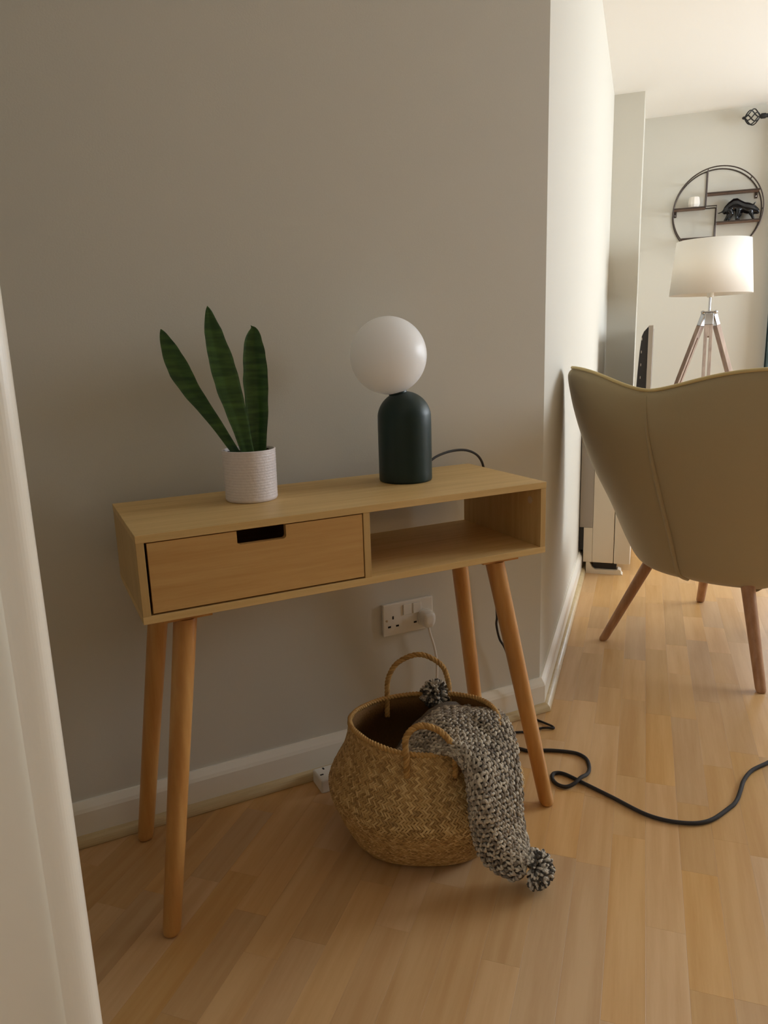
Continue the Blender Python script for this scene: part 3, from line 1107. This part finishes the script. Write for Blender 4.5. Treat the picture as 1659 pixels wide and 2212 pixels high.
# rows from the rim down: centre (y,z), edge (x,y,z)
ROWS = [((.306, .909), (.330, .415, .968)),
        ((.297, .890), (.374, .450, .946)),
        ((.300, .850), (.388, .478, .900)),
        ((.312, .790), (.394, .520, .815)),
        ((.353, .690), (.388, .570, .710)),
        ((.400, .595), (.368, .618, .600)),
        ((.450, .500), (.330, .662, .490)),
        ((.500, .400), (.292, .695, .375)),
        ((.535, .330), (.245, .700, .300)),
        ((.560, .303), (.205, .700, .274)),
        ((.640, .272), (.170, .720, .262)),
        ((.760, .262), (.150, .760, .262))]
cc = crom([(0, a[0], a[1]) for a, b in ROWS], 3)
ee = crom([b for a, b in ROWS], 3)
NS = 40
vs, fs = [], []
for i in range(len(cc)):
    f = i / (len(cc) - 1)
    for k in range(NS + 1):
        s = 2 * k / NS - 1
        a = abs(s)
        x = ee[i].x * math.copysign(a ** .94, s)
        y = lerp(cc[i].y, ee[i].y, a ** 1.9)
        zz = lerp(cc[i].z, ee[i].z, 1 - (1 - a) ** 2.1 if i < 6 else a ** 1.5)
        if i < 8:
            zz = lerp(zz, lerp(cc[i].z, ee[i].z, min(1, 1.04 * (1 - math.exp(-(a * 2.0) ** 1.9)))), .7)
        y += .010 * math.exp(-(s * 22) ** 2)          # pulled in along the centre seam
        vs.append(ap(x, y, zz))
nrw = len(cc)
for i in range(nrw - 1):
    for k in range(NS):
        a = i * (NS + 1) + k
        fs.append((a, a + 1, a + NS + 2, a + NS + 1))
sheet = list(vs)
for sg in (-1, 1):                                    # the wings roll forward and in at their edges
    prev = [i * (NS + 1) + (NS if sg > 0 else 0) for i in range(nrw)]
    for ph in (30, 65, 100, 135):
        cur = []
        for i in range(nrw):
            e_ = sheet[i * (NS + 1) + (NS if sg > 0 else 0)]
            rr_ = .030 * min(1, .35 + i / 8) * (1 if i < 24 else max(.2, (34 - i) / 10))
            a = math.radians(ph)
            cur.append(len(vs))
            vs.append(e_ + FD * (rr_ * math.sin(a)) - LD * (sg * rr_ * .7 * (1 - math.cos(a))) + LD * (sg * .006 * math.sin(a)))
        for i in range(nrw - 1):
            fs.append((prev[i], cur[i], cur[i + 1], prev[i + 1]) if sg > 0 else (cur[i], prev[i], prev[i + 1], cur[i + 1]))
        prev = cur
rimpts = [vs[k] for k in range(NS + 1)]
sh = link('shell', vs, fs, M['linen'], ac, smooth=True)
# normals must look backwards so the thickness goes inwards
me = sh.data
nd = sum((p.normal.dot(FD)) for p in me.polygons)
if nd > 0:
    me.flip_normals()
md = sh.modifiers.new('padding', 'SOLIDIFY'); md.thickness = .016; md.offset = -1
md = sh.modifiers.new('soft', 'SUBSURF'); md.levels = 1; md.render_levels = 1
edge_l = [vs[i * (NS + 1)] for i in range(0, 24)][::-1]
edge_r = [vs[i * (NS + 1) + NS] for i in range(0, 24)]
pp = rimpts
G().tube([p - FD * .002 + V3((0, 0, .001)) for p in pp], .0050, 8).out('piping', M['piping'], ac, smooth=True)
seam = [vs[i * (NS + 1) + NS // 2] for i in range(0, 30)]
g = G()
g.tube([p - FD * (.001 + .0035 * min(1, i / 12)) + LD * .003 for i, p in enumerate(seam)], [.0012 + .0058 * min(1, max(0, i - 5) / 8) for i in range(len(seam))], 8)
g.out('seam_welt', M['linen'], ac, smooth=True)
# padding on the inner side
vi, fi = [], []
r0, r1 = 4, 23
for i in range(r0, r1 + 1):
    for k in range(3, NS - 2):
        e_ = min(1, (i - r0) / 3) * min(1, (k - 3) / 4) * min(1, (NS - 3 - k) / 4)
        vi.append(vs[i * (NS + 1) + k] + FD * (.018 + .03 * e_ ** .5))
wn = NS - 5
for i in range(r1 - r0):
    for k in range(wn - 1):
        a = i * wn + k
        fi.append((a, a + 1, a + wn + 1, a + wn))
ip = link('inner_padding', vi, fi, M['linen'], ac, smooth=True)
md = ip.modifiers.new('padding', 'SOLIDIFY'); md.thickness = .012; md.offset = 0
# seat cushion and under-frame
g = G()
g.box(-.25, .25, .66, 1.16, .31, .45, fr=ap, bev=.04)
o = g.out('seat_cushion', M['linen'], ac, smooth=True)
g = G()
for s in (1, -1):
    g.box(s * .155 - .014, s * .155 + .014, .70, 1.08, .266, .300, fr=ap, bev=.006)
g.box(-.14, .14, .70, .73, .266, .30, fr=ap, bev=.006)
g.box(-.14, .14, 1.05, 1.08, .266, .30, fr=ap, bev=.006)
g.out('under_frame', M['chairleg'], ac, smooth=True, auto=40)
for tp, ft in (((.165, .665, .300), (.281, .570, 0)), ((-.165, .665, .300), (-.279, .550, 0)),
               ((.150, 1.08, .30), (.226, 1.185, 0)), ((-.150, 1.08, .30), (-.226, 1.185, 0))):
    taper_leg(ap(*tp), ap(*ft), .0215, .0160, 'leg', M['chairleg'], ac)

# ================================================================== STORAGE HEATER ON THE LONG WALL
HU, HL = 1.36, .72
ht = thing('storage_heater', uv(HU + HL / 2, .11, 0), 'cream electric storage heater standing against the long wall behind the armchair', 'heater')
g = G(); uvbox(g, HU, HU + HL, .062, .155, .054, .70, .003); g.out('core_casing', M['heater'], ht)
g = G(); uvbox(g, HU + .001, HU + HL - .001, .1575, .228, .052, .70, .004); g.out('front_panel', M['heater'], ht)
g = G(); uvbox(g, HU, HU + HL, .022, .0615, .054, .217, .002); g.out('lower_casing', M['heater'], ht)
g = G(); uvbox(g, HU, HU + HL, .003, .0615, .2175, .69, .002); g.out('rear_casing', M['heatergrey'], ht)
g = G(); uvbox(g, HU + .004, HU + HL - .004, .003, .0217, .11, .217); g.out('gap_shade_strip', M['dark'], ht)  # dark strip standing in for the shadow gap between heater and wall
for u0 in (HU + .002, HU + HL - .05):
    g = G()
    fp = [(.036, .0535), (.052, .0535), (.062, .030), (.075, .020), (.170, .020), (.176, .028), (.190, .022), (.192, .006), (.198, .002), (.198, 0), (.036, 0)]
    n = len(fp)
    g.add([uv(u0, a, b) for a, b in fp] + [uv(u0 + .045, a, b) for a, b in fp],
          [tuple(range(n)), tuple(range(n, 2 * n))[::-1]] + [(i, (i + 1) % n, n + (i + 1) % n, n + i) for i in range(n)])
    g.out('foot', M['heater'], ht)
g = G(); uvbox(g, HU + .02, HU + HL - .02, .066, .170, .022, .0535); g.out('base_tray', M['dark'], ht)
g = G()
for k in range(14):
    uvbox(g, HU + .05 + k * .045, HU + .08 + k * .045, .17, .215, .7005, .7025)
g.out('outlet_grille', M['dark'], ht)

# ================================================================== TV ON A LOW BENCH
bn = thing('tv_bench', uv(2.75, .24, 0), 'low oak television bench behind the armchair along the long wall', 'bench')
g = G(); uvbox(g, 2.2, 3.3, .05, .44, .42, .45, .003); g.out('top', M['benchwood'], bn)
g = G(); uvbox(g, 2.2, 3.3, .05, .44, .10, .13, .003); g.out('shelf_board', M['benchwood'], bn)
for u0 in (2.2, 2.735, 3.27):
    g = G(); uvbox(g, u0, u0 + .03, .05, .44, .1305, .4195, .002); g.out('upright', M['benchwood'], bn)
for u0 in (2.25, 3.22):
    for v0 in (.08, .38):
        taper_leg(uv(u0 + .02, v0 + .02, .0998), uv(u0 + .02, v0 + .02, 0), .022, .016, 'leg', M['benchwood'], bn)
tv = thing('television', uv(2.75, .26, .45), 'flat television seen edge-on past the armchair, black back and silver frame', 'television')
TU0, TU1, TV1 = 2.42, 3.32, .292
g = G(); uvbox(g, TU0, TU1, TV1 - .026, TV1, .62, 1.118, .003); g.out('screen_frame', M['tvsilver'], tv)
g = G(); uvbox(g, TU0 + .02, TU1 - .02, TV1 + .0002, TV1 + .0012, .645, 1.098); g.out('screen', M['black'], tv)
# curved back shell, deeper toward the foot
bpf = [(0, 1.112), (.006, 1.106), (.024, 1.085), (.034, 1.060), (.042, .98), (.048, .88), (.052, .78), (.052, .66), (.03, .628), (0, .626)]
n = len(bpf)
g = G()
g.add([uv(TU0 + .004, TV1 - .0262 - a, b) for a, b in bpf] + [uv(TU1 - .004, TV1 - .0262 - a, b) for a, b in bpf],
      [tuple(range(n)), tuple(range(n, 2 * n))[::-1]] + [(i, (i + 1) % n, n + (i + 1) % n, n + i) for i in range(n)])
g.out('back_shell', M['dark'], tv)
for z in (1.045, .975, .905, .835, .765, .70):
    g = G(); uvbox(g, TU0 + .0025, TU0 + .0038, TV1 - .061, TV1 - .057, z - .007, z + .007); g.out('vent_slot', M['tvsilver'], tv)
g = G(); uvbox(g, 2.84, 2.90, .245, .275, .458, .63, .004); g.out('neck', M['dark'], tv)
g = G(); uvbox(g, 2.67, 3.07, .17, .36, .4502, .460, .003); g.out('base', M['dark'], tv)

# ================================================================== TRIPOD FLOOR LAMP
TU, TVc = 3.2, .625
tl = thing('floor_lamp', uv(TU, TVc, 0), 'tripod floor lamp with cream drum shade and grey wooden legs before the far wall', 'lamp')
zb0, zb1 = 1.302, 1.622
pr = [(.243, 0), (.2155, zb1 - zb0)]
shd = G().lathe(pr, uv(TU, TVc, zb0), 64, cap=False).out('lamp_shade', M['shade'], tl, smooth=True)
md = shd.modifiers.new('fabric', 'SOLIDIFY'); md.thickness = .0025; md.offset = -1
g = G()
for k in range(3):
    a = 2 * PI * k / 3 + .3
    g.tube([uv(TU, TVc, 1.36), uv(TU + .237 * math.cos(a), TVc + .237 * math.sin(a), 1.33)], .0022, 6)
g.out('shade_spider', M['chrome'], tl)
G().lathe([(.016, 0), (.020, .004), (.020, .05), (.016, .055)], uv(TU, TVc, 1.285), 20).out('bulb_holder', M['white'], tl, smooth=True, auto=40)
g = G(); g.lathe([(.007, 0), (.007, .085)], uv(TU, TVc, 1.203), 16); g.out('stem', M['chrome'], tl, smooth=True, auto=40)
g = G()
g.lathe([(.012, 0), (.030, .004), (.030, .016), (.022, .022), (.012, .034), (.008, .036)], uv(TU, TVc, 1.168), 24)
g.out('hub', M['chrome'], tl, smooth=True, auto=40)
for ang in (183, 303, 63):
    a = math.radians(ang)
    dr_ = V3((math.cos(a), math.sin(a), 0))
    wd = UD * dr_.x + VD * dr_.y
    tn = UD * -dr_.y + VD * dr_.x
    top = uv(TU, TVc, 1.185) + wd * .028
    ft = uv(TU, TVc, 0) + wd * .46
    ax = (ft - top).normalized()
    nn = tn.cross(ax)

    def lf(x, y, z, top=top, ax=ax, tn=tn, nn=nn):
        return top + ax * x + tn * y + nn * z
    L = (ft - top).length
    Lw = L - .02
    # two rails joined at head and foot: the slot shows wall between them
    g = G()
    g.box(.075, Lw, -.025, -.0055, -.013, .013, fr=lf, bev=.0015)
    g.box(.075, Lw, .0055, .025, -.013, .013, fr=lf, bev=.0015)
    g.box(.075, .150, -.0055, .0055, -.0129, .0129, fr=lf)
    g.box(Lw - .06, Lw, -.0055, .0055, -.0129, .0129, fr=lf)
    lg = g.out('leg', M['greywood'], tl)
    g = G()
    g.box(.0, .0755, -.0256, .0256, -.0136, .0136, fr=lf, bev=.004)
    tag(g.out('leg_cap', M['chrome'], lg), 'chrome cap')
    g = G()
    g.tube([lf(-.012, -.03, .0), lf(-.012, .03, 0)], .006, 10)
    g.lathe([(.004, 0), (.010, .002), (.010, .010), (.005, .014)], lf(-.012, .03, 0), 14, tn)
    g.lathe([(.004, 0), (.010, .002), (.010, .010), (.005, .014)], lf(-.012, -.03, 0), 14, -tn)
    g.out('clamp_screw', M['chrome'], lg, smooth=True, auto=40)
    g = G()
    cfoot = uv(TU, TVc, 0) + wd * .46
    g.lathe([(.018, 0), (.020, .004), (.020, .016), (.016, .022)], V3((cfoot.x, cfoot.y, 0)), 16)
    g.out('rubber_foot', M['dark'], lg, smooth=True, auto=40)

# ================================================================== ROUND WALL SHELF
SV, SZc, SR = .686, 1.893, .2875
ws = thing('wall_shelf', uv(UF, SV, SZc - SR), 'round dark metal wall shelf with stepped boards on the far wall', 'shelf')
U0, U1 = UF - .105, UF - .004


def wsv(v, z, u):
    return uv(u, v, z)


for u_ in (U0, U1):
    pts = [wsv(SV + SR * math.cos(2 * PI * k / 80), SZc + SR * math.sin(2 * PI * k / 80), u_) for k in range(80)]
    G().tube(pts, .0042, 8, closed=True).out('ring', M['bronze'], ws, smooth=True)
for ang in (180, 0, 225, 315, 45, 135):
    a = math.radians(ang)
    G().tube([wsv(SV + SR * math.cos(a), SZc + SR * math.sin(a), U0), wsv(SV + SR * math.cos(a), SZc + SR * math.sin(a), U1)], .0036, 6).out('cross_bar', M['bronze'], ws)


def chord(z):
    h = math.sqrt(max(SR ** 2 - (z - SZc) ** 2, 0))
    return SV - h, SV + h


zl_, zr_, zlo, zbt = 1.925, 2.012, 1.818, 1.722
vdiv, vd2 = .611, .680
bars = []
for v0, v1, z in ((chord(zl_)[0], vdiv, zl_), (vdiv, chord(zr_)[1], zr_), (vd2, chord(zlo)[1], zlo), (chord(zbt)[0], vd2, zbt)):
    g = G(); uvbox(g, U0 + .005, U1 - .004, v0 + .004, v1 - .004, z - .007, z + .005, .001)
    g.out('shelf_board', M['shelfwood'], ws)
    g = G()
    for u_ in (U0, U1):
        g.tube([wsv(v0, z - .001, u_), wsv(v1, z - .001, u_)], .0045, 6)
    g.out('shelf_rail', M['bronze'], ws)
g = G()
for u_ in (U0, U1):
    zt_ = SZc + math.sqrt(SR ** 2 - (vdiv - SV) ** 2)
    g.tube([wsv(vdiv, zl_, u_), wsv(vdiv, zt_, u_)], .0038, 6)
    g.tube([wsv(vdiv, zl_ + .002, u_), wsv(vd2, zl_ + .002, u_)], .0038, 6)
    zb_ = SZc - math.sqrt(SR ** 2 - (vd2 - SV) ** 2)
    g.tube([wsv(vd2, zl_ + .002, u_), wsv(vd2, zb_, u_)], .0038, 6)
g.out('upright_rod', M['bronze'], ws)
for v0, z0 in ((chord(zl_)[0] + .006, zl_ - .045), (chord(zr_)[1] - .024, zr_ - .045)):
    g = G(); uvbox(g, UF - .006, UF - .001, v0, v0 + .018, z0, z0 + .040)
    tabo = g.out('bracket_tab', M['bronze'], ws)
    g = G(); g.lathe([(.0045, 0), (.0045, .002), (.002, .003)], uv(UF - .006, v0 + .009, z0 + .014), 12, -UD)
    g.out('screw', M['chrome'], tabo)

# candle cup on the left board
cz = zl_ + .0052
cdl = [(.022, 0), (.034, .004), (.039, .022), (.038, .045), (.034, .064), (.031, .070), (.028, .068), (.031, .045), (.030, .014)]
o = G().lathe(cdl, uv(UF - .055, .534, cz), 10).out('candle_cup', M['candle'], None, origin=uv(UF - .055, .534, cz))
tag(o, 'small white faceted tealight cup on the round shelf', 'candle holder')

# black bull figurine, one body grown together with a remesh
bz = zlo + .0052
BLk = G()


def bu(v, z, u=0.0):
    return uv(UF - .055 + u, v, bz + z)


def loft(secs, seg=12):
    """secs: (v, z, u, rz, ru)"""
    vs, fs = [], []
    for v, z, u_, rz, ru in secs:
        for k in range(seg):
            t = 2 * PI * k / seg
            vs.append(bu(v, z + rz * math.sin(t), u_ + ru * math.cos(t)))
    n = len(secs)
    for i in range(n - 1):
        fs += [(i * seg + k, i * seg + (k + 1) % seg, (i + 1) * seg + (k + 1) % seg, (i + 1) * seg + k) for k in range(seg)]
    fs += [tuple(range(seg))[::-1], tuple((n - 1) * seg + k for k in range(seg))]
    BLk.add(vs, fs)


loft([(.722, .066, 0, .008, .008), (.732, .072, 0, .026, .020), (.755, .088, 0, .037, .028), (.785, .105, 0, .042, .031), (.812, .106, 0, .043, .032), (.838, .094, 0, .038, .029),
      (.862, .082, 0, .037, .029), (.888, .076, 0, .038, .029), (.908, .070, 0, .035, .026), (.926, .064, 0, .030, .021), (.944, .056, 0, .022, .016), (.955, .050, 0, .014, .012)])
loft([(.728, .072, 0, .006, .006), (.712, .062, 0, .005, .005), (.697, .058, 0, .0045, .0045), (.690, .060, 0, .003, .003)])


def bleg(pts):
    n = len(pts)
    BLk.tube([bu(*p[:3]) for p in pts], [p[3] for p in pts], 8)


bleg([(.758, .072, .016, .024), (.768, .045, .018, .017), (.752, .022, .018, .011), (.742, .004, .018, .011)])
bleg([(.762, .072, -.016, .024), (.778, .045, -.018, .017), (.768, .022, -.018, .011), (.760, .004, -.018, .011)])
bleg([(.832, .070, .014, .022), (.834, .040, .016, .015), (.826, .020, .016, .010), (.829, .004, .016, .011)])
bleg([(.822, .075, -.014, .024), (.818, .045, -.016, .016), (.812, .020, -.016, .011), (.816, .004, -.016, .012)])
bleg([(.898, .055, .012, .018), (.912, .032, .014, .012), (.918, .015, .014, .009), (.922, .004, .014, .009)])
bleg([(.895, .058, -.012, .018), (.905, .034, -.014, .012), (.914, .016, -.014, .009), (.918, .004, -.014, .009)])
bleg([(.915, .088, .012, .007), (.918, .104, .022, .005), (.930, .112, .020, .002)])
bleg([(.915, .088, -.012, .007), (.918, .104, -.022, .005), (.930, .112, -.020, .002)])
bul = BLk.out('bull_figurine', M['blackgloss'], None, smooth=True, origin=bu(.83, 0))
rm = bul.modifiers.new('grow', 'REMESH'); rm.mode = 'VOXEL'; rm.voxel_size = .0035; rm.use_smooth_shade = True
sm = bul.modifiers.new('soft', 'SMOOTH'); sm.iterations = 3; sm.factor = .5
tag(bul, 'glossy black bull figurine with lowered head on the round shelf', 'figurine')

# ================================================================== CURTAIN POLE + CURTAIN
cpz, cpu = 2.470, UF - .085
po = thing('curtain_pole', uv(cpu, .955, cpz), 'black curtain pole with a twisted cage finial above the far window', 'curtain pole')
g = G(); g.tube([uv(cpu, .942, cpz), uv(cpu, 3.35, cpz)], .0125, 14)
g.out('pole', M['black'], po, smooth=True, auto=40)
g = G()
g.lathe([(.016, 0), (.017, .004), (.017, .028), (.012, .034), (.008, .040)], uv(cpu, .948, cpz), 16, -VD)
for k in range(6):
    pts = []
    for i in range(19):
        f = i / 18
        r = .046 * math.sin(PI * f) ** .8 + .004
        a = 2 * PI * k / 6 + f * 2.2
        pts.append(uv(cpu, .912 - f * .092, cpz) + UD * (r * math.cos(a)) + V3((0, 0, r * math.sin(a))))
    g.tube(pts, .0038, 6)
g.lathe([(.003, 0), (.009, .004), (.010, .012), (.004, .020)], uv(cpu, .823, cpz), 12, -VD)
tag(g.out('finial', M['black'], po, smooth=True, auto=40), 'twisted cage finial')
for v0 in (1.2, 3.25):
    g = G(); g.tube([uv(cpu, v0, cpz), uv(UF, v0, cpz)], .007, 8); g.lathe([(.025, 0), (.025, .006)], uv(UF - .001, v0, cpz), 16, -UD)
    g.out('pole_bracket', M['black'], po, smooth=True, auto=40)


def curtain(v0, v1, label, ph):
    n = 60
    vs, fs = [], []
    for z in (.02, .6, 1.2, 1.8, 2.43):
        for k in range(n + 1):
            f = k / n
            vs.append(uv(cpu + .035 * math.sin(f * PI * 2 * 7 + ph) * (1 - .3 * z / 2.4), lerp(v0, v1, f), z))
    for i in range(4):
        fs += [(i * (n + 1) + k, i * (n + 1) + k + 1, (i + 1) * (n + 1) + k + 1, (i + 1) * (n + 1) + k) for k in range(n)]
    cu = thing('curtain', uv(cpu, (v0 + v1) / 2, .02), label, 'curtain')
    o = link('drape', vs, fs, M['curtain'], cu, smooth=True)
    md = o.modifiers.new('cloth', 'SOLIDIFY'); md.thickness = .004
    for k in range(8):
        v = lerp(v0, v1, (k + .5) / 8)
        pts = [uv(cpu, v, cpz - .004) + UD * (.018 * math.cos(2 * PI * q / 16)) + V3((0, 0, .018 * math.sin(2 * PI * q / 16) - .004)) for q in range(16)]
        G().tube(pts, .0025, 6, closed=True).out('curtain_ring', M['black'], cu, smooth=True)


curtain(1.055, 1.25, 'teal curtain gathered beside the far window, only its edge in view', 0)
